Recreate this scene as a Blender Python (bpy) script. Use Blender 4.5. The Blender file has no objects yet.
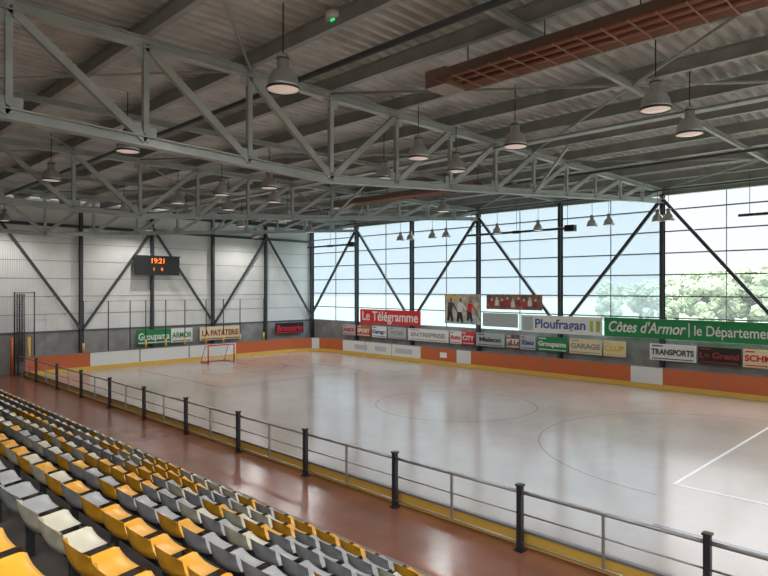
import bpy, bmesh, math, random
from mathutils import Vector, Matrix
random.seed(7)
S=bpy.context.scene
try:
    S.view_settings.view_transform='Standard'
    S.view_settings.look='None'
except Exception: pass

# ------------------------------------------------ materials
def lin(c):
    return tuple(((v/255)/12.92 if v/255<=0.04045 else ((v/255+0.055)/1.055)**2.4) for v in c)+(1,)
def mat(name,c,rough=0.5,metal=0.0,noise=0.0,nscale=5.0,bump=0.0,emit=None,es=1.0,spec=None,c2=None,wave=None):
    m=bpy.data.materials.new(name); m.use_nodes=True
    nt=m.node_tree; b=nt.nodes['Principled BSDF']
    b.inputs['Base Color'].default_value=lin(c)
    b.inputs['Roughness'].default_value=rough
    b.inputs['Metallic'].default_value=metal
    if spec is not None: b.inputs['Specular IOR Level'].default_value=spec
    tc=nt.nodes.new('ShaderNodeTexCoord')
    if noise>0:
        n=nt.nodes.new('ShaderNodeTexNoise'); n.inputs['Scale'].default_value=nscale; n.inputs['Detail'].default_value=6
        nt.links.new(tc.outputs['Object'],n.inputs['Vector'])
        r=nt.nodes.new('ShaderNodeValToRGB')
        cc=c2 if c2 else tuple(v*(1-noise) for v in c)
        r.color_ramp.elements[0].position=0.35; r.color_ramp.elements[1].position=0.65
        r.color_ramp.elements[0].color=lin(cc); r.color_ramp.elements[1].color=lin(c)
        nt.links.new(n.outputs['Fac'],r.inputs['Fac']); nt.links.new(r.outputs['Color'],b.inputs['Base Color'])
        if bump>0:
            bp=nt.nodes.new('ShaderNodeBump'); bp.inputs['Strength'].default_value=bump
            nt.links.new(n.outputs['Fac'],bp.inputs['Height']); nt.links.new(bp.outputs['Normal'],b.inputs['Normal'])
    if wave:
        w=nt.nodes.new('ShaderNodeTexWave'); w.wave_type='BANDS'; w.bands_direction=wave[0]
        w.inputs['Scale'].default_value=wave[1]
        nt.links.new(tc.outputs['Object'],w.inputs['Vector'])
        bp=nt.nodes.new('ShaderNodeBump'); bp.inputs['Strength'].default_value=wave[2]; bp.inputs['Distance'].default_value=0.05
        nt.links.new(w.outputs['Fac'],bp.inputs['Height']); nt.links.new(bp.outputs['Normal'],b.inputs['Normal'])
    if emit:
        b.inputs['Emission Color'].default_value=lin(emit); b.inputs['Emission Strength'].default_value=es
    return m
M={}
M['steel']=mat('painted_steel',(178,182,183),0.42,0.1,0.1,2)
M['steel_dark']=mat('dark_steel',(62,65,69),0.45,0.1)
M['purlin']=mat('purlin_steel',(166,169,169),0.45,0.15,0.1,2)
M['deck']=mat('roof_deck',(205,207,206),0.4,0.2,0.15,1.2)
M['clad']=mat('cladding',(226,227,224),0.5,0.0,0.05,0.7,wave=('X',3.0,0.2))
M['concrete']=mat('concrete_wall',(150,150,148),0.8,0,0.15,1.5)
M['hall']=mat('hall_floor_brown',(146,96,76),0.22,0,0.15,0.8)
M['tier']=mat('tier_concrete',(84,76,70),0.8,0,0.2,3)
M['ledge']=mat('ledge_concrete',(130,126,120),0.7,0,0.15,3)
M['orange']=mat('board_orange',(190,98,54),0.4)
M['white']=mat('board_white',(215,217,214),0.4)
M['yellow']=mat('kick_yellow',(214,174,78),0.4)
M['cap']=mat('board_cap',(120,120,120),0.4)
M['rail']=mat('rail_galvanised',(165,165,163),0.35,0.6)
M['post']=mat('post_dark',(48,50,54),0.4,0.2)
M['s_yellow']=mat('seat_yellow',(232,166,44),0.35)
M['s_cream']=mat('seat_cream',(210,202,178),0.35)
M['s_grey']=mat('seat_grey',(164,163,162),0.35)
M['red']=mat('red_paint',(196,40,36),0.4)
M['green']=mat('green_print',(20,130,70),0.5)
M['black']=mat('black',(28,28,30),0.4)
M['bwhite']=mat('print_white',(225,226,224),0.5)
M['net']=mat('net',(80,80,82),0.9)
M['lampm']=mat('lamp_metal',(205,205,205),0.3,0.7)
M['lampg']=mat('lamp_glass',(235,215,205),0.2,0.0,emit=(240,215,200),es=0.3)
M['heater']=mat('heater_tube',(160,112,96),0.4,0.3)
M['heatref']=mat('heater_reflector',(150,122,112),0.35,0.4)
M['grass']=mat('grass',(120,130,106),0.9,0,0.2,0.5)
M['leaf']=mat('foliage',(142,156,128),0.9,0,0.14,1.5)  # paled and desaturated: distance haze put into the leaf colour
M['bark']=mat('bark',(110,104,94),0.9)
M['mullion']=mat('mullion',(90,98,104),0.4,0.2)
M['led']=mat('led_orange',(255,120,40),0.5,emit=(255,120,30),es=2)
M['exit']=mat('exit_green',(60,200,120),0.5,emit=(40,220,120),es=1.0)

def rinkmat():
    m=bpy.data.materials.new('rink_surface'); m.use_nodes=True; nt=m.node_tree; b=nt.nodes['Principled BSDF']
    tc=nt.nodes.new('ShaderNodeTexCoord')
    n=nt.nodes.new('ShaderNodeTexNoise'); n.inputs['Scale'].default_value=0.22; n.inputs['Detail'].default_value=6; n.inputs['Roughness'].default_value=0.6
    nt.links.new(tc.outputs['Object'],n.inputs['Vector'])
    r=nt.nodes.new('ShaderNodeValToRGB'); r.color_ramp.elements[0].position=0.3; r.color_ramp.elements[1].position=0.7
    r.color_ramp.elements[0].color=lin((160,145,133)); r.color_ramp.elements[1].color=lin((180,166,155))
    nt.links.new(n.outputs['Fac'],r.inputs['Fac'])
    n2=nt.nodes.new('ShaderNodeTexNoise'); n2.inputs['Scale'].default_value=1.6; n2.inputs['Detail'].default_value=12; n2.inputs['Roughness'].default_value=0.7
    nt.links.new(tc.outputs['Object'],n2.inputs['Vector'])
    mx=nt.nodes.new('ShaderNodeMix'); mx.data_type='RGBA'; mx.blend_type='MULTIPLY'
    r2=nt.nodes.new('ShaderNodeValToRGB'); r2.color_ramp.elements[0].position=0.3; r2.color_ramp.elements[1].position=0.48
    r2.color_ramp.elements[0].color=(0.84,0.83,0.82,1); r2.color_ramp.elements[1].color=(1,1,1,1)
    nt.links.new(n2.outputs['Fac'],r2.inputs['Fac'])
    mx.inputs[0].default_value=0.45
    nt.links.new(r.outputs['Color'],mx.inputs[6]); nt.links.new(r2.outputs['Color'],mx.inputs[7])
    nt.links.new(mx.outputs[2],b.inputs['Base Color'])
    mr=nt.nodes.new('ShaderNodeMapRange'); mr.inputs[3].default_value=0.13; mr.inputs[4].default_value=0.2
    nt.links.new(n2.outputs['Fac'],mr.inputs[0]); nt.links.new(mr.outputs[0],b.inputs['Roughness'])
    b.inputs['Specular IOR Level'].default_value=0.75
    return m
M['rink']=rinkmat()

def glass(name,tint,diff):
    m=bpy.data.materials.new(name); m.use_nodes=True; nt=m.node_tree; nt.nodes.clear()
    o=nt.nodes.new('ShaderNodeOutputMaterial'); t=nt.nodes.new('ShaderNodeBsdfTransparent'); t.inputs[0].default_value=tint+(1,)
    d=nt.nodes.new('ShaderNodeBsdfTranslucent'); d.inputs[0].default_value=(0.62,0.74,0.82,1)
    mx=nt.nodes.new('ShaderNodeMixShader'); mx.inputs[0].default_value=diff
    nt.links.new(t.outputs[0],mx.inputs[1]); nt.links.new(d.outputs[0],mx.inputs[2])
    g=nt.nodes.new('ShaderNodeBsdfGlossy'); g.inputs['Roughness'].default_value=0.1
    m2=nt.nodes.new('ShaderNodeMixShader'); m2.inputs[0].default_value=0.04
    nt.links.new(mx.outputs[0],m2.inputs[1]); nt.links.new(g.outputs[0],m2.inputs[2])
    nt.links.new(m2.outputs[0],o.inputs['Surface'])
    return m
M['poly']=glass('translucent_panel',(0.46,0.57,0.65),0.2)
M['clear']=glass('clear_glass',(0.97,0.98,0.99),0.07)

# ------------------------------------------------ mesh builder
class B:
    def __init__(s,name):
        s.bm=bmesh.new(); s.name=name; s.mats=[]
    def mi(s,m):
        if m not in s.mats: s.mats.append(m)
        return s.mats.index(m)
    def box(s,a,b,m):
        i=s.mi(m); x0,y0,z0=a; x1,y1,z1=b
        if x0>x1:x0,x1=x1,x0
        if y0>y1:y0,y1=y1,y0
        if z0>z1:z0,z1=z1,z0
        v=[s.bm.verts.new(p) for p in [(x0,y0,z0),(x1,y0,z0),(x1,y1,z0),(x0,y1,z0),(x0,y0,z1),(x1,y0,z1),(x1,y1,z1),(x0,y1,z1)]]
        for f in [(0,3,2,1),(4,5,6,7),(0,1,5,4),(1,2,6,5),(2,3,7,6),(3,0,4,7)]:
            s.bm.faces.new([v[k] for k in f]).material_index=i
    def beam(s,p,q,w,h,m,up=(0,0,1)):
        i=s.mi(m); p=Vector(p);q=Vector(q); d=(q-p).normalized(); u=Vector(up)
        if abs(d.dot(u))>0.99: u=Vector((1,0,0))
        r=d.cross(u).normalized(); u=r.cross(d).normalized()
        v=[]
        for c in (p,q):
            for a,b2 in ((-1,-1),(1,-1),(1,1),(-1,1)):
                v.append(s.bm.verts.new(c+r*a*w/2+u*b2*h/2))
        for f in [(0,1,2,3),(7,6,5,4),(0,4,5,1),(1,5,6,2),(2,6,7,3),(3,7,4,0)]:
            s.bm.faces.new([v[k] for k in f]).material_index=i
    def ibeam(s,p,q,w,h,m,t=0.02,up=(0,0,1)):
        p=Vector(p);q=Vector(q); d=(q-p).normalized(); u=Vector(up)
        if abs(d.dot(u))>0.99: u=Vector((1,0,0))
        r=d.cross(u).normalized(); u=r.cross(d).normalized()
        s.beam(p,q,t,h-t,m,up)
        s.beam(p+u*(h/2-t/2),q+u*(h/2-t/2),w,t,m,up)
        s.beam(p-u*(h/2-t/2),q-u*(h/2-t/2),w,t,m,up)
    def tube(s,p,q,r,m,n=8,r2=None):
        i=s.mi(m); p=Vector(p);q=Vector(q); d=(q-p).normalized()
        u=Vector((0,0,1)) if abs(d.z)<0.9 else Vector((1,0,0))
        a=d.cross(u).normalized(); b2=d.cross(a); r2=r if r2 is None else r2
        A=[];Bv=[]
        for k in range(n):
            t=2*math.pi*k/n; o=a*math.cos(t)+b2*math.sin(t)
            A.append(s.bm.verts.new(p+o*r)); Bv.append(s.bm.verts.new(q+o*r2))
        for k in range(n):
            f=s.bm.faces.new([A[k],A[(k+1)%n],Bv[(k+1)%n],Bv[k]]); f.material_index=i; f.smooth=True
        s.bm.faces.new(A[::-1]).material_index=i; s.bm.faces.new(Bv).material_index=i
    def quad(s,ps,m):
        f=s.bm.faces.new([s.bm.verts.new(p) for p in ps]); f.material_index=s.mi(m); return f
    def lathe(s,prof,c,m,n=20):
        i=s.mi(m); rings=[]
        for r,z in prof:
            rings.append([s.bm.verts.new((c[0]+r*math.cos(2*math.pi*k/n),c[1]+r*math.sin(2*math.pi*k/n),c[2]+z)) for k in range(n)])
        for a,b2 in zip(rings[:-1],rings[1:]):
            for k in range(n):
                f=s.bm.faces.new([a[k],a[(k+1)%n],b2[(k+1)%n],b2[k]]); f.material_index=i; f.smooth=True
    def done(s,parent=None,normals=True):
        if normals: bmesh.ops.recalc_face_normals(s.bm,faces=s.bm.faces)
        me=bpy.data.meshes.new(s.name); s.bm.to_mesh(me); s.bm.free()
        for m in s.mats: me.materials.append(M[m] if isinstance(m,str) else m)
        o=bpy.data.objects.new(s.name,me); S.collection.objects.link(o)
        if parent: o.parent=parent
        return o

XW=28.4; YE=35.8; XB=-10.6; YN=-14.2; ZT=9.15
GX0,GX1,GY0,GY1=9.15,27.5,-5.5,34.6     # rink rectangle

# ------------------------------------------------ room shell
b=B('floor'); b.box((XB,YN,-0.3),(XW,YE,-0.012),'hall'); b.done()
b=B('rink_floor'); b.box((GX0,GY0,-0.011),(GX1,GY1,0.0),'rink'); b.done()
b=B('ground'); b.box((-150,-150,-0.6),(260,260,-0.32),'grass'); b.done()

# end wall
b=B('wall_end')
b.box((XB,YE,-0.3),(XW,YE+0.25,2.05),'concrete')
b.box((XB,YE+0.05,2.05),(XW,YE+0.25,ZT+.2),'clad')
b.box((XB,YE-0.03,2.02),(XW,YE+0.05,2.12),'mullion')
for z in (3.0,3.95,4.9,5.85,6.8): b.box((XB,YE+0.03,z),(XW,YE+0.052,z+0.02),'cap')
b.done()
b=B('end_wall_bracing')
xs=[28.2-4.0*i for i in range(9)]
for x in xs[1:]:
    b.ibeam((x,YE-0.14,0),(x,YE-0.14,8.7),0.16,0.2,'steel_dark',up=(0,1,0))
b.beam((XB,YE-0.12,7.75),(XW,YE-0.12,7.75),0.12,0.16,'steel_dark')
b.beam((XB,YE-0.12,8.75),(XW,YE-0.12,8.75),0.2,0.25,'steel_dark')
for i in range(0,8):
    tx,bx=(xs[i+1],xs[i]) if i%2==0 else (xs[i],xs[i+1])
    b.beam((tx,YE-0.3,7.9),(bx,YE-0.3,2.1),0.1,0.13,'steel_dark')
b.done()

# glass side wall
b=B('wall_side')
b.box((XW,YN,-0.3),(XW+0.25,YE,2.1),'concrete')
b.box((XW,YN,8.85),(XW+0.25,YE,ZT+.2),'clad')
b.done()
Ys=[35.8,30.85,25.8,20.75,15.7,10.7,5.65,0.6,-4.4,-9.4,-14.2]
b=B('window_side')
for k in range(len(Ys)-1):
    m='poly' if Ys[k]>10.8 else 'clear'
    b.quad([(XW+0.12,Ys[k],2.1),(XW+0.12,Ys[k+1],2.1),(XW+0.12,Ys[k+1],8.85),(XW+0.12,Ys[k],8.85)],m)
z=2.1
while z<8.9:
    b.box((XW+0.06,YN,z-0.025),(XW+0.14,YE,z+0.025),'mullion'); z+=0.965
for k in range(len(Ys)-1):
    ym=(Ys[k]+Ys[k+1])/2
    b.box((XW+0.08,ym-0.012,2.1),(XW+0.14,ym+0.012,8.85),'mullion')
b.done()
b=B('side_wall_columns')
for k,y in enumerate(Ys[:-1]):
    yy=y-0.12 if k==0 else y
    b.ibeam((XW-0.16,yy,0),(XW-0.16,yy,8.75),0.16,0.26,'steel_dark',up=(1,0,0))
for k in range(len(Ys)-1):
    if k%2==0: t,bo=Ys[k+1],Ys[k]
    else: t,bo=Ys[k],Ys[k+1]
    b.beam((XW-0.2,t,8.4),(XW-0.2,bo,2.3),0.11,0.14,'steel_dark')
b.ibeam((XW-0.18,YN,8.62),(XW-0.18,YE,8.62),0.2,0.24,'purlin')
b.done()

# back wall (behind stands) and near end wall
b=B('wall_back'); b.box((XB-0.25,YN,-0.3),(XB,YE,ZT+.2),'clad'); b.done()
b=B('wall_near')
b.box((XB,YN-0.25,-0.3),(XW,YN,2.1),'concrete'); b.box((XB,YN-0.25,8.5),(XW,YN,ZT+.2),'clad'); b.done()
b=B('added_glazing_near')  # out-of-view glazing, added to let daylight into the hall
b.quad([(XB,YN-0.1,2.1),(XW,YN-0.1,2.1),(XW,YN-0.1,8.5),(XB,YN-0.1,8.5)],'clear')
for i in range(9): b.box((XB+i*4.7,YN-0.15,2.1),(XB+i*4.7+0.12,YN,8.5),'mullion')
for z in (3.7,5.3,6.9): b.box((XB,YN-0.15,z),(XW,YN-0.05,z+0.06),'mullion')
b.done()

# ------------------------------------------------ roof deck, with out-of-view skylights added for daylight over stands / near end
SK=[(-7.9,-5.7),(-3.6,-1.4),(0.7,2.3)]     # X bands
SY=(-12.0,6.5)
SK2=[(13.4,14.8),(17.6,19.2),(22.1,23.7)]; SY2=(-12,-2.0)
b=B('ceiling')
def deck(x0,x1,y0,y1):
    y=y0
    i=b.mi('deck'); prev=None
    pr=[(0,0),(0.1,0),(0.14,0.09),(0.24,0.09),(0.28,0.0)]
    while y<y1-1e-4:
        for (dy,dz) in pr[:-1]:
            yy=min(y+dy,y1)
            cur=(b.bm.verts.new((x0,yy,ZT+dz)),b.bm.verts.new((x1,yy,ZT+dz)))
            if prev: 
                f=b.bm.faces.new([prev[0],prev[1],cur[1],cur[0]]); f.material_index=i
            prev=cur
        y+=0.28
    cur=(b.bm.verts.new((x0,y1,ZT)),b.bm.verts.new((x1,y1,ZT)))
    f=b.bm.faces.new([prev[0],prev[1],cur[1],cur[0]]); f.material_index=i
def decks(xa,xb,y0,y1,holes):
    x=xa
    for (h0,h1) in holes:
        deck(x,h0,y0,y1); x=h1
    deck(x,xb,y0,y1)
deck(XB,XW,SY[1],YE)
decks(XB,11,SY[0],SY[1],SK)
decks(11,XW,SY2[0],SY2[1],SK2)
deck(11,XW,SY2[1],SY[1])
deck(XB,XW,YN,SY[0])
b.done(normals=False)
b=B('added_skylight_glazing')  # panes of the skylights added to light stands and rink
for (h0,h1) in SK: b.quad([(h0,SY[0],ZT+.1),(h1,SY[0],ZT+.1),(h1,SY[1],ZT+.1),(h0,SY[1],ZT+.1)],'clear')
for (h0,h1) in SK2: b.quad([(h0,SY2[0],ZT+.1),(h1,SY2[0],ZT+.1),(h1,SY2[1],ZT+.1),(h0,SY2[1],ZT+.1)],'clear')
b.done()

# ------------------------------------------------ trusses
def zbot(x):
    dx=x-9.0
    return 6.85+ (0.073*dx if dx>0 else 0.03*(-dx))
def truss(y):
    b=B('roof_truss')
    xn=[9.0+2.13*i for i in range(-9,10)]
    b.ibeam((XB,y,8.72),(XW,y,8.72),0.18,0.18,'steel')
    b.ibeam((XB+0.2,y,zbot(XB)),(9.0,y,zbot(9)),0.2,0.18,'steel')
    b.ibeam((9.0,y,zbot(9)),(XW-0.2,y,zbot(XW)),0.2,0.18,'steel')
    for i,x in enumerate(xn):
        b.beam((x,y,zbot(x)),(x,y,8.72),0.1,0.1,'steel')
        b.box((x-0.2,y-0.012,zbot(x)-0.02),(x+0.2,y+0.012,zbot(x)+0.28),'steel')
        b.box((x-0.2,y-0.012,8.45),(x+0.2,y+0.012,8.72),'steel')
    for i in range(len(xn)-1):
        if xn[i]<8.9: b.beam((xn[i],y,8.68),(xn[i+1],y,zbot(xn[i+1])+0.03),0.1,0.14,'steel')
        else: b.beam((xn[i+1],y,8.68),(xn[i],y,zbot(xn[i])+0.03),0.1,0.14,'steel')
    b.done()
TY=(10.7,20.75,30.85,0.6,-9.4)
for y in TY: truss(y)

b=B('roof_purlins')
for i in range(-9,10):
    x=9.0+2.13*i
    b.ibeam((x,YN+.02,8.97),(x,YE-.02,8.97),0.13,0.3,'purlin')
for y in (5.65,15.7,25.8):
    b.ibeam((XB,y,8.75),(XW,y,8.75),0.1,0.14,'purlin')
for (ya,yb) in ((10.7,20.75),(20.75,30.85),(0.6,10.7)):
    for (xa,xb) in ((19.65,28.2),(9.0,17.5),(-1.6,6.9)):
        b.tube((xa,ya,8.78),(xb,yb,8.78),0.03,'purlin',6); b.tube((xa,yb,8.78),(xb,ya,8.78),0.03,'purlin',6)
b.done()
b=B('longitudinal_bracing')
for x in (17.52,0.48):
    for ya in (0.6,10.7,20.75):
        yb=ya+10.07
        zb=zbot(x)
        if not (x>10 and ya<1): b.beam((x,ya,zb),(x,ya+2.4,8.8),0.07,0.07,'steel')
        b.beam((x,yb,zb),(x,yb-2.4 if ya>5 else yb-1.2,8.8),0.07,0.07,'steel')
b.done()
b=B('cable_tray')
b.box((15.2,YN+.1,8.5),(15.5,YE-0.3,8.56),'purlin'); 
b.tube((7.6,YN+.1,8.6),(7.6,YE-.3,8.6),0.06,'steel_dark'); b.tube((21,YN+.1,8.55),(21,YE-.3,8.55),0.05,'steel_dark')
b.done()

# ------------------------------------------------ lamps
def lampmesh():
    b=B('high_bay_lamp')
    b.lathe([(0.001,0.36),(0.09,0.36),(0.1,0.33),(0.1,0.14),(0.13,0.12),(0.19,0.07),(0.235,-0.02),(0.26,-0.13),(0.268,-0.2),(0.25,-0.2),(0.2,-0.16)],(0,0,0),'lampm')
    b.lathe([(0.25,-0.195),(0.15,-0.215),(0.001,-0.22)],(0,0,0),'lampg')
    b.lathe([(0.104,0.3),(0.112,0.3),(0.112,0.28),(0.104,0.28)],(0,0,0),'steel_dark'); b.lathe([(0.27,-0.17),(0.275,-0.19),(0.268,-0.21)],(0,0,0),'steel_dark')
    b.tube((0,0,0.36),(0,0,1.2),0.012,'black',6)
    return b
proto=None
def lamp(x,y,z,s=1.0,name='high_bay_lamp',power=0):
    global proto
    if proto is None:
        o=lampmesh().done(normals=False); proto=o.data
    else:
        o=bpy.data.objects.new(name,proto); S.collection.objects.link(o)
    o.name=name
    o.location=(x,y,z); o.scale=(s,s,s)
    if power and min(abs(y-t) for t in TY)>1.9:
        l=bpy.data.lights.new('added_fill_spot','SPOT'); l.energy=power; l.spot_size=math.radians(172); l.spot_blend=0.5; l.shadow_soft_size=0.0  # fill spot added below the lamp, which itself appears unlit
        l.color=(1.0,0.97,0.94)
        q=bpy.data.objects.new('added_fill_spot',l); S.collection.objects.link(q); q.parent=o; q.location=(0,0,-0.26)
for (x,y) in [(5.9,8.2),(6.0,20),(6,14.5),(6,26),(11.3,4.4),(12.0,7.8),(11.4,10.2),(12.8,12.8),(11.4,16.6),(11.1,19),(11,22),(13.6,4.6),(13.4,10.6),(13.4,19.2),(13.4,22.4),(13.4,26),(17.5,24),(17.5,28),(11,27),(22,28),(20,16.5),(22,33.5),(15,33.5),(8,33.5)]:
    lamp(x,y,7.8,power=290 if y>12 else 150)
for y in [25.4,24.6,22.9,21.9,18.5,16.1,13.3,12.5,10.35,9.9,3.6,1.5]:
    lamp(26.8,y,7.42,0.9,'hanging_lamp')
b=B('lamp_track')
b.box((26.76,YN+.1,8.5),(26.84,YE-.3,8.56),'steel_dark')
b.done()

# radiant heater
def heater(x,y0,y1,z,w,name='radiant_heater'):
    b=B(name)
    n=int((y1-y0)/0.4); i=w*0.6
    b.quad([(x-w,y0,z),(x-i,y0,z+0.24),(x-i,y1,z+0.24),(x-w,y1,z)],'heatref')
    b.quad([(x-i,y0,z+0.24),(x+i,y0,z+0.24),(x+i,y1,z+0.24),(x-i,y1,z+0.24)],'heatref')
    b.quad([(x+w,y0,z),(x+i,y0,z+0.24),(x+i,y1,z+0.24),(x+w,y1,z)],'heatref')
    for s in (-.55,0,.55): b.tube((x+s*w,y0,z+0.08),(x+s*w,y1,z+0.08),0.05,'heater')
    for k in range(n+1):
        yy=y0+k*(y1-y0)/n
        b.box((x-w,yy-0.008,z-0.02),(x+w,yy+0.008,z),'heater')
    b.box((x-i,y1-0.1,z-0.05),(x+i,y1+0.4,z+0.28),'heatref')
    for k in range(0,n+1,4):
        yy=y0+k*(y1-y0)/n; b.tube((x,yy,z+0.2),(x,yy,8.9),0.012,'black',6)
    b.done()
heater(9.2,-1,7.4,8.25,.48)
heater(19,14,22,8.2,.35)
def bar(y0,y1):
    b=B('tube_heater')
    b.tube((27.3,y0,7.28),(27.3,y1,7.28),0.06,'black'); b.box((27.15,y0,7.12),(27.45,y0+0.5,7.42),'black')
    n=3
    for k in range(n): 
        yy=y0+0.4+k*(y1-y0-0.8)/(n-1); b.tube((27.3,yy,7.28),(27.3,yy,8.9),0.012,'black',6)
    b.box((27.2,(y0+y1)/2-.2,7.2),(27.4,(y0+y1)/2+.2,7.34),'black')
    b.done()
bar(14.4,20.9); bar(30,35); bar(1.0,7.4)
b=B('exit_light'); b.tube((6.9,8.1,9.0),(6.9,8.1,9.12),0.16,'bwhite',16); b.tube((6.9,8.1,8.97),(6.9,8.1,9.0),0.07,'exit',16); b.done()

# ------------------------------------------------ rink boards
M['pr_pale']=mat('print_pale',(178,182,186),.5)
b=B('rink_boards')
H=0.92
def run(p,q,m,h=H):
    p=Vector((p[0],p[1],0));q=Vector((q[0],q[1],0))
    b.beam(p+Vector((0,0,h/2+.1)),q+Vector((0,0,h/2+.1)),0.05,h-.2,m)
    b.beam(p+Vector((0,0,0.1)),q+Vector((0,0,0.1)),0.07,0.2,'yellow')
    b.beam(p+Vector((0,0,h+0.015)),q+Vector((0,0,h+0.015)),0.08,0.03,'cap')
R=2.0
def secs_y(lst):
    for (a,c,m) in lst: run((GX1,a),(GX1,c),m)
secs_y([(GY1-R,31.4,'orange'),(31.4,24.4,'white'),(24.4,21.7,'orange'),(21.7,20.7,'white'),(20.7,11.8,'orange'),(11.8,10.4,'white'),(10.4,3,'orange'),(3,GY0+R,'white')])
for (a,c,m) in [(GX0,12.3,'orange'),(12.3,21.2,'white'),(21.2,GX1-R,'orange')]: run((a,GY1),(c,GY1),m)
for (cx,cy,a0) in ((GX1-R,GY1-R,0),(GX1-R,GY0+R,-90)):
    for k in range(6):
        a=math.radians(a0+15*k); c=math.radians(a0+15*k+15)
        run((cx+R*math.cos(a),cy+R*math.sin(a)),(cx+R*math.cos(c),cy+R*math.sin(c)),'white' if k in(2,) else 'orange')
run((GX0,GY0),(GX1-R,GY0),'white')
for (y,w,m) in ((30.2,1.2,'pr_pale'),(28.3,1.0,'pr_pale'),(26.5,1.4,'pr_pale'),(22.9,.5,'bwhite')):
    b.box((GX1-0.03,y,0.4),(GX1-0.036,y-w,0.7),m)
for x in (15.0,18.0): b.box((x-.03,GY1-.032,.22),(x+.03,GY1-.026,H),'cap')
for y in (8.2,5.9,13.9,16.1,18.4,22.9,26.8,29.2): b.box((GX1-.03,y-.02,.2),(GX1-.026,y+.02,H),'cap')
b.box((GX0-0.02,GY0,0.0),(GX0+0.03,GY1,0.24),'yellow'); b.box((GX0-0.04,GY0,0.24),(GX0+0.05,GY1,0.28),'cap')
b.done()
b=B('guard_railing')
xr=8.95; yy=[]
y=2.8-2.92*3
while y<GY1+0.4: yy.append(y); y+=2.92
for i,y in enumerate(yy):
    b.box((xr-0.045,y-0.045,0),(xr+0.045,y+0.045,1.08),'post'); b.box((xr-0.06,y-0.06,1.08),(xr+0.06,y+0.06,1.11),'post')
    b.box((xr-0.08,y-0.08,0),(xr+0.08,y+0.08,0.02),'post')
    if i<len(yy)-1:
        ym=y+1.46
        b.box((xr-0.02,ym-0.02,0.14),(xr+0.02,ym+0.02,0.98),'rail')
        b.tube((xr,y,0.98),(xr,y+2.92,0.98),0.032,'rail')
        for z in (0.62,0.14): b.tube((xr,y,z),(xr,y+2.92,z),0.016,'rail')
b.done()

# markings
b=B('rink_markings')
M['mk_w']=mat('line_white',(232,234,234),0.17,spec=.75); M['mk_r']=mat('line_red',(150,124,114),0.17,spec=.75); M['mk_b']=mat('line_blue',(90,112,145),0.17,spec=.75)
def line(p,q,w,m,z=0.003):
    p=Vector((p[0],p[1],z));q=Vector((q[0],q[1],z)); d=(q-p).normalized(); r=Vector((-d.y,d.x,0))*w/2
    f=b.quad([p-r,q-r,q+r,p+r],m)
def arc(c,r,a0,a1,w,m,n=64):
    for k in range(n):
        a=math.radians(a0+(a1-a0)*k/n); d=math.radians(a0+(a1-a0)*(k+1)/n)
        b.quad([(c[0]+(r-w/2)*math.cos(a),c[1]+(r-w/2)*math.sin(a),.003),(c[0]+(r+w/2)*math.cos(a),c[1]+(r+w/2)*math.sin(a),.003),
                (c[0]+(r+w/2)*math.cos(d),c[1]+(r+w/2)*math.sin(d),.003),(c[0]+(r-w/2)*math.cos(d),c[1]+(r-w/2)*math.sin(d),.003)],m)
for (p,q) in (((14.4,5.2),(22.6,5.2)),((14.4,5.2),(14.4,0)),((22.6,5.2),(22.6,0))): line(p,q,0.08,'mk_w')
line((11.7,4.6),(11.7,-4),0.06,'mk_b')
arc((18.4,5.2),5.0,0,180,0.055,'mk_r'); arc((18.4,14.6),3.0,0,360,0.055,'mk_r')
arc((18.4,30.5),3,180,360,0.055,'mk_r'); 
for (p,q) in (((14.2,24.2),(22.6,24.2)),((14.2,24.2),(14.2,33)),((22.6,24.2),(22.6,33))): line(p,q,0.05,'mk_r',0.004)
line((17,31.6),(20,31.6),.05,'mk_r',.0045)
b.done(normals=False)

# goal
b=B('hockey_goal')
gx,gy=18.9,32.4
for s in (-0.85,0.85):
    b.tube((gx+s,gy,0),(gx+s,gy,1.08),0.04,'red'); b.tube((gx+s,gy,1.05),(gx+s*0.9,gy+0.5,1.0),0.02,'red'); b.tube((gx+s*.9,gy+0.5,1.0),(gx+s*0.9,gy+1.0,0.03),0.02,'red')
    b.tube((gx+s,gy,0.03),(gx+s*0.9,gy+1.0,0.03),0.025,'red')
b.tube((gx-.85,gy,1.06),(gx+.85,gy,1.06),0.04,'red'); b.tube((gx-.77,gy+1,.03),(gx+.77,gy+1,.03),0.025,'red'); b.tube((gx-.77,gy+.5,1.0),(gx+.77,gy+.5,1.0),0.02,'red')
for k in range(18):
    x=gx-.75+k*1.5/17; b.beam((x,gy+.5,1.0),(x,gy+1,.03),0.012,0.012,'bwhite'); b.beam((x,gy,1.05),(x,gy+.5,1.0),0.012,0.012,'bwhite')
for k in range(10):
    t=k/9; b.beam((gx-.77,gy+.5+.5*t,1-.97*t),(gx+.77,gy+.5+.5*t,1-.97*t),0.012,0.012,'bwhite')
b.done()

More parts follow.
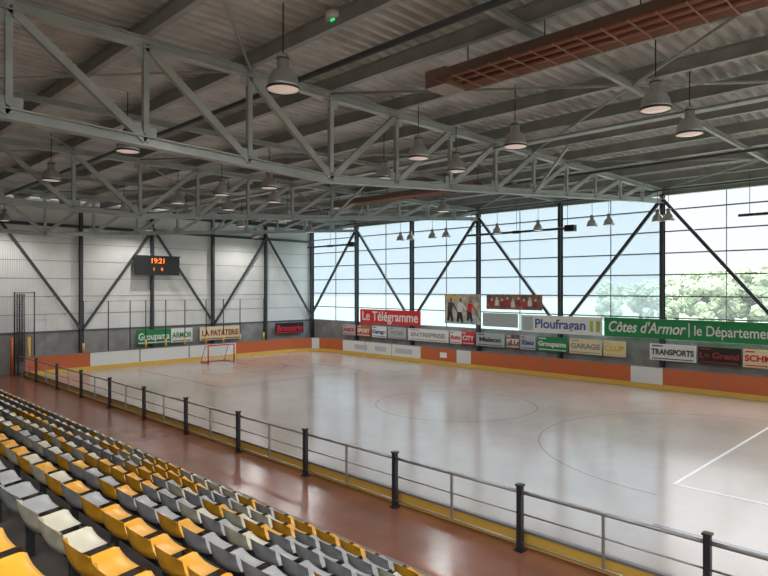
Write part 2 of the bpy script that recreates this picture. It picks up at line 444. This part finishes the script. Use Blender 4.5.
# poles with nets at the end
b=B('protective_net_posts')
for x in (12.0,13.3,14.5,15.4,16.6,17.8,19.2,20.4,21.6,23.4):
    b.tube((x,GY1+0.12,0),(x,GY1+0.12,3.7),0.03,'post',6)
    if int(x*10)%2==0: b.tube((x,GY1+0.12,0.95),(x,GY1+0.12,1.45),0.06,'yellow',8)
b.tube((12,GY1+.12,3.68),(23.4,GY1+.12,3.68),0.008,'post',4)
b.done()
b=B('gathered_net')
for c in range(10):
    x=8.95+c*0.04; y0=GY1+0.55+0.07*math.sin(c*2.2)
    b.tube((x,y0,0.6+0.1*(c%2)),(x,y0,4.1),0.02,'net',5)
for k in range(0,22): b.beam((8.92,GY1+.55,0.8+k*.155),(9.33,GY1+.55,.75+k*.155),.012,.012,'net')
b.tube((8.85,GY1+.55,0),(8.85,GY1+.55,4.2),0.04,'post'); b.tube((9.75,GY1+.55,0),(9.75,GY1+.55,4.2),0.03,'post'); b.tube((8.85,GY1+.55,4.15),(9.75,GY1+.55,4.15),0.02,'post')
b.tube((9.5,GY1+.55,0),(9.5,GY1+.55,1.9),0.08,'yellow'); b.tube((8.7,GY1+.45,0),(8.7,GY1+.45,1.9),0.07,'orange')
b.done()

# ------------------------------------------------ banners and adverts
def text(s,size,mtx,m,parent,maxw=None,bold=0.012,shear=0.0,maxh=None):
    c=bpy.data.curves.new('lettering','FONT'); c.body=s; c.size=size; c.align_x='CENTER'; c.align_y='CENTER'; c.extrude=0.004; c.offset=bold; c.shear=shear
    o=bpy.data.objects.new('lettering',c); S.collection.objects.link(o); o.data.materials.append(M[m])
    bpy.context.view_layer.update()
    w=o.dimensions.x
    sc=maxw/w if maxw and w>0 else 1
    o.matrix_world=mtx@Matrix.Diagonal((sc if sc<1 else min(sc,1.5),min(1,sc*1.25),1,1))
    o.parent=parent
def side_m(y,z,x): return Matrix(((0,0,-1,x),(-1,0,0,y),(0,1,0,z),(0,0,0,1)))
def end_m(x,z,y): return Matrix(((1,0,0,x),(0,0,-1,y),(0,1,0,z),(0,0,0,1)))
def side_banner(y0,y1,z0,z1,m,txt=None,tm='bwhite',size=0.6,x=28.02,name='advertising_banner',extra=None,tc=0.5,tw=0.92,shear=0):
    b=B(name); b.box((x,y0,z0),(x+0.03,y1,z1),m)
    if extra:
        for (a0,a1,c0,c1,mm) in extra:
            b.box((x-0.004,y0+(y1-y0)*a0,z0+(z1-z0)*c0),(x,y0+(y1-y0)*a1,z0+(z1-z0)*c1),mm)
    o=b.done()
    if txt: text(txt,size,side_m(y0+(y1-y0)*tc,(z0+z1)/2,x-0.012),tm,o,abs(y1-y0)*tw,shear=shear)
    return o
M['pr_red']=mat('print_red',(205,38,48),.5); M['pr_cream']=mat('print_cream',(225,210,170),.5); M['pr_grey']=mat('print_grey',(170,182,184),.5)
M['pr_dark']=mat('print_dark',(84,74,78),.5,0,.4,4,c2=(170,120,100)); M['pr_photo']=mat('print_photo',(214,206,190),.5,0,.5,2.5,c2=(150,140,130))
M['pr_blue']=mat('print_blue',(60,90,150),.5); M['pr_lime']=mat('print_lime',(160,190,80),.5); M['pr_yel']=mat('print_yellow',(225,190,70),.5)
M['pr_brown']=mat('print_text',(70,60,60),.5)
M['pr_dkred']=mat('print_dark_red',(150,50,50),.5); M['pr_soft']=mat('print_soft_grey',(150,148,150),.5)
side_banner(30.27,24.9,2.1,3.0,'pr_red','Le Télégramme','bwhite',0.85)
def poster():
    x=28.02
    b=B('hockey_players_poster'); y0,y1,z0,z1=23.0,20.5,2.35,4.05
    b.box((x,y0,z0),(x+.03,y1,z1),'pr_photo')
    b.box((x-.003,y0,z0),(x,y1,z0+.35),'pr_grey')
    def fig(cy,c,cz,s):
        def P(pts,m,d):
            b.quad([(x-d,cy-p[0]*s,cz+p[1]*s) for p in pts],m)
        P([(-.18,.5),(.14,.55),(.2,1.0),(-.12,1.05)],c,.006)
        P([(-.2,.05),(-.05,.05),(.04,.55),(-.16,.55)],'black',.007)
        P([(.08,.0),(.24,.05),(.12,.55),(-.02,.5)],'black',.007)
        P([(-.02,1.05),(.14,1.05),(.12,1.25),(0,1.25)],'pr_dark',.008)
        P([(.15,.9),(.4,.6),(.45,.66),(.2,1.0)],c,.009)
        P([(.4,.62),(.75,.0),(.8,.03),(.45,.66)],'pr_brown',.010)
    fig(22.6,'pr_brown',2.45,1.1); fig(21.9,'bwhite',2.4,1.15); fig(21.2,'pr_red',2.5,1.0)
    b.box((x-.004,y0-.1,z1-.3),(x,y0-1.0,z1-.1),'pr_yel')
    b.done(normals=False)
poster()
def team():
    x=28.02; y0,y1,z0,z1=20.05,16.6,3.25,4.05
    b=B('team_photo_banner'); b.box((x,y0,z0),(x+.03,y1,z1),'pr_dark')
    for k in range(9):
        cy=y0-.35-k*.34; hz=z0+.12+.08*(k%2)
        c=('pr_red','bwhite','pr_dkred')[k%3]
        b.quad([(x-.006,cy+.13,hz),(x-.006,cy-.13,hz),(x-.006,cy-.1,hz+.32),(x-.006,cy+.1,hz+.32)],c)
        b.quad([(x-.007,cy+.06,hz+.33),(x-.007,cy-.06,hz+.33),(x-.007,cy-.05,hz+.47),(x-.007,cy+.05,hz+.47)],'pr_cream')
    b.done(normals=False)
team()
side_banner(20.3,18.05,2.3,3.03,'pr_grey')
side_banner(17.85,13.4,2.12,3.0,'bwhite','Ploufragan','pr_blue',0.65,extra=[(.02,.16,.1,.9,'pr_grey'),(.86,.9,.2,.8,'pr_lime'),(.93,.98,.2,.8,'pr_lime')],tw=.62)
ob=side_banner(13.3,4.9,2.15,3.02,'green',"Côtes d'Armor",'bwhite',0.8,tc=.225,tw=.41,shear=.25,extra=[(.45,.455,.15,.85,'bwhite')])
text('le Département',0.62,side_m(7.75,2.56,28.008),'bwhite',ob,3.1,bold=.006)
ads=[(346,358,'pr_pale','pr_red'),(360,373,'orange','bwhite'),(375,389,'bwhite','pr_blue'),(391,409,'pr_pale','pr_soft'),(411,451,'bwhite','pr_soft'),(453,464,'bwhite','pr_red'),(465,477,'pr_red','bwhite'),(479,507,'pr_grey','pr_brown'),
(509,522,'pr_dark','bwhite'),(523,538,'pr_pale','pr_blue'),(540,570,'green','bwhite'),(572,604,'pr_cream','pr_soft'),(606,628,'pr_cream','pr_yel'),(652,698,'bwhite','pr_brown'),(700,743,'black','pr_dkred'),(745,785,'pr_cream','pr_red')]
words=['ARMOR','SPORT','Garage','BOIS','ENTREPRISE','Auto','CITY','Maison','BTP','Eau','Groupama','GARAGE','CLUB','TRANSPORTS','Le Grand','SCHMIT']
wallY=lambda v:1236*28.3/(v+234)-28.3
for (a,c,m,tm),w in zip(ads,words):
    y0,y1=wallY(a),wallY(c)
    side_banner(y0,y1,1.2,1.92,m,w,tm,0.34,x=28.04,name='advertising_board',extra=[(.05,.95,.08,.14,tm),(.05,.3,.84,.92,tm)])
def end_banner(x0,x1,z0,z1,m,txt,tm,size):
    b=B('advertising_board'); y=YE-.28; b.box((x0,y-0.03,z0),(x1,y,z1),m)
    b.box((x0+.1,y-0.034,z0+.05),(x1-.1,y-0.03,z0+.11),tm)
    o=b.done(); text(txt,size,end_m((x0+x1)/2,(z0+z1)/2,y-0.042),tm,o,(x1-x0)*.9)
end_banner(15.2,17.3,1.1,1.95,'green','Groupama','bwhite',.6)
end_banner(17.3,18.7,1.1,1.95,'bwhite','ARMOR','green',.6)
end_banner(19.2,22.1,1.1,1.95,'pr_cream','LA PATATERIE','pr_dkred',.5)
end_banner(24.9,27.3,1.2,1.95,'black','Brasserie','pr_red',.6)

# scoreboard
b=B('scoreboard'); b.box((15.0,YE-0.6,5.2),(17.7,YE-0.4,6.25),'black')
b.box((14.95,YE-0.62,5.15),(17.75,YE-0.6,5.2),'post'); b.box((14.95,YE-0.62,6.25),(17.75,YE-0.6,6.3),'post')
b.box((15.5,YE-.4,5.6),(15.6,YE-.2,5.7),'post'); b.box((17.1,YE-.4,5.6),(17.2,YE-.2,5.7),'post')
o=b.done()
text('19:21',0.42,end_m(16.35,5.98,YE-0.61),'led',o,bold=0); text('1     0',0.26,end_m(16.35,5.5,YE-0.61),'led',o,bold=0)

# ------------------------------------------------ stands and seats
b=B('spectator_stand')
x0r,px,rz=6.1,0.74,0.32
NR=15
b.box((XB+.05,-12,-0.01),(7.05,34,0.1),'ledge')
for k in range(1,NR):
    b.box((XB+.05,-12,0.1+rz*(k-1)),(x0r-px*k+0.36,34,0.1+rz*k),'tier')
b.done()
bm=bmesh.new()
prof=[(-0.235,0.27),(-0.225,0.22),(-0.20,0.12),(-0.165,0.045),(-0.1,0.008),(0,0),(0.1,0.012),(0.17,0.02),(0.21,0.005),(0.225,-0.04)]
ws=[-0.225,-0.19,-0.1,0,0.1,0.19,0.225]
def seat(cx,cy,cz,mi):
    g=[]
    for i,(px_,pz) in enumerate(prof):
        row=[]
        for j,w in enumerate(ws):
            e=(abs(w)/0.225)
            x=px_;z=pz;ww=w
            if i<=3: x+=0.07*e**3
            else: z+=0.035*e**3
            if i==0: z-=0.06*e**4
            if i==9: ww*=0.93
            row.append(bm.verts.new((cx+x,cy+ww,cz+z)))
        g.append(row)
    for i in range(len(g)-1):
        for j in range(len(ws)-1):
            f=bm.faces.new([g[i][j],g[i+1][j],g[i+1][j+1],g[i][j+1]]); f.material_index=mi; f.smooth=True
def sbox(a,c,mi):
    x0,y0,z0=a;x1,y1,z1=c
    v=[bm.verts.new(p) for p in [(x0,y0,z0),(x1,y0,z0),(x1,y1,z0),(x0,y1,z0),(x0,y0,z1),(x1,y0,z1),(x1,y1,z1),(x0,y1,z1)]]
    for f in [(0,3,2,1),(4,5,6,7),(0,1,5,4),(1,2,6,5),(2,3,7,6),(3,0,4,7)]: bm.faces.new([v[q] for q in f]).material_index=mi
for k in range(0,11):
    cx=x0r-px*k; fz=0.1+rz*k
    y=-6+0.1*(k%3)
    while y<32:
        r=random.random()
        mi=0 if r<0.34 else (1 if r<0.64 else 2)
        if not(k>=8 and -0.8<y<1.2):
            seat(cx,y,fz+0.40,mi)
        y+=0.55
    sbox((cx-0.05,-6.2,fz+0.33),(cx+0.05,32,fz+0.37),3)
    yy=-6.0
    while yy<32:
        sbox((cx-0.03,yy-0.03,fz+.002),(cx+0.03,yy+0.03,fz+0.33),3); yy+=1.1
me=bpy.data.meshes.new('stadium_seats'); bm.to_mesh(me); bm.free()
for m in ('s_yellow','s_cream','s_grey','steel_dark'): me.materials.append(M[m])
so=bpy.data.objects.new('stadium_seats',me); S.collection.objects.link(so)

# ------------------------------------------------ outside trees
def tree(x,y,h,seed):
    random.seed(seed); b=B('tree'); h*=0.84
    b.tube((x,y,-0.35),(x,y,h*0.5),0.3,'bark',8,0.18)
    i=b.mi('leaf')
    for k in range(34):
        a=random.random()*6.28; rr=random.random()*h*0.4; zz=h*(0.25+0.6*random.random())
        r=h*(0.09+0.07*random.random())
        res=bmesh.ops.create_icosphere(b.bm,subdivisions=3,radius=r,matrix=Matrix.Translation((x+rr*math.cos(a),y+rr*math.sin(a),zz)))
        for v in res['verts']:
            v.co+=Vector((random.uniform(-1,1),random.uniform(-1,1),random.uniform(-1,1)))*r*0.22
            for f in v.link_faces: f.material_index=i
    b.done()
for k,(x,y,h) in enumerate([(72,16,8.8),(78,22,8.4),(68,21,6.6),(84,30,7.4),(74,28,5.2),(92,38,7.0),(70,11,9.5),(88,33,6.4),(76,4,10),(100,47,7.0),(80,-6,9),(71,33,4),(96,30,8.4),(74,19,7.6),(86,24,8.6)]):
    tree(x,y,h,k)

# ------------------------------------------------ world: overcast sky brighter at the zenith
w=bpy.data.worlds.new('World'); S.world=w; w.use_nodes=True; nt=w.node_tree; nt.nodes.clear()
o=nt.nodes.new('ShaderNodeOutputWorld'); bg=nt.nodes.new('ShaderNodeBackground'); tc=nt.nodes.new('ShaderNodeTexCoord'); sp=nt.nodes.new('ShaderNodeSeparateXYZ')
nt.links.new(tc.outputs['Generated'],sp.inputs[0])
r=nt.nodes.new('ShaderNodeValToRGB'); el=r.color_ramp.elements
el[0].position=0.0; el[0].color=(.098,.099,.100,1)
el[1].position=1.0; el[1].color=(1,1,1,1)
e=el.new(0.22); e.color=(.096,.099,.103,1)
e=el.new(0.38); e.color=(.47,.475,.485,1)
e=el.new(0.60); e.color=(.9,.91,.925,1)
nt.links.new(sp.outputs['Z'],r.inputs[0]); nt.links.new(r.outputs[0],bg.inputs[0]); bg.inputs[1].default_value=10.0
nt.links.new(bg.outputs[0],o.inputs[0])
def portal(name,loc,rot,sx,sy):
    l=bpy.data.lights.new(name,'AREA'); l.shape='RECTANGLE'; l.size=sx; l.size_y=sy
    l.cycles.is_portal=True
    ob=bpy.data.objects.new(name,l); ob.location=loc; ob.rotation_euler=rot; S.collection.objects.link(ob)
portal('side_window_portal',(XW+0.4,(YE+YN)/2,5.5),(0,math.radians(90),0),7,YE-YN)
portal('added_glazing_near_portal',((XB+XW)/2,YN-0.4,5.3),(math.radians(90),0,0),XW-XB,6.6)  # guides sky sampling through the added near-end glazing
for i,(h0,h1) in enumerate(SK): portal('added_skylight_portal',((h0+h1)/2,(SY[0]+SY[1])/2,ZT+.3),(0,0,0),h1-h0,SY[1]-SY[0])  # guides sky sampling through the added skylights
for i,(h0,h1) in enumerate(SK2): portal('added_skylight_portal',((h0+h1)/2,(SY2[0]+SY2[1])/2,ZT+.3),(0,0,0),h1-h0,SY2[1]-SY2[0])

cam=bpy.data.cameras.new('camera'); co=bpy.data.objects.new('camera',cam); S.collection.objects.link(co)
cam.lens=618/768*36; cam.sensor_width=36; cam.clip_end=1000
co.location=(0,0,4.4); co.rotation_euler=(math.radians(90),0,math.radians(-45)); S.camera=co
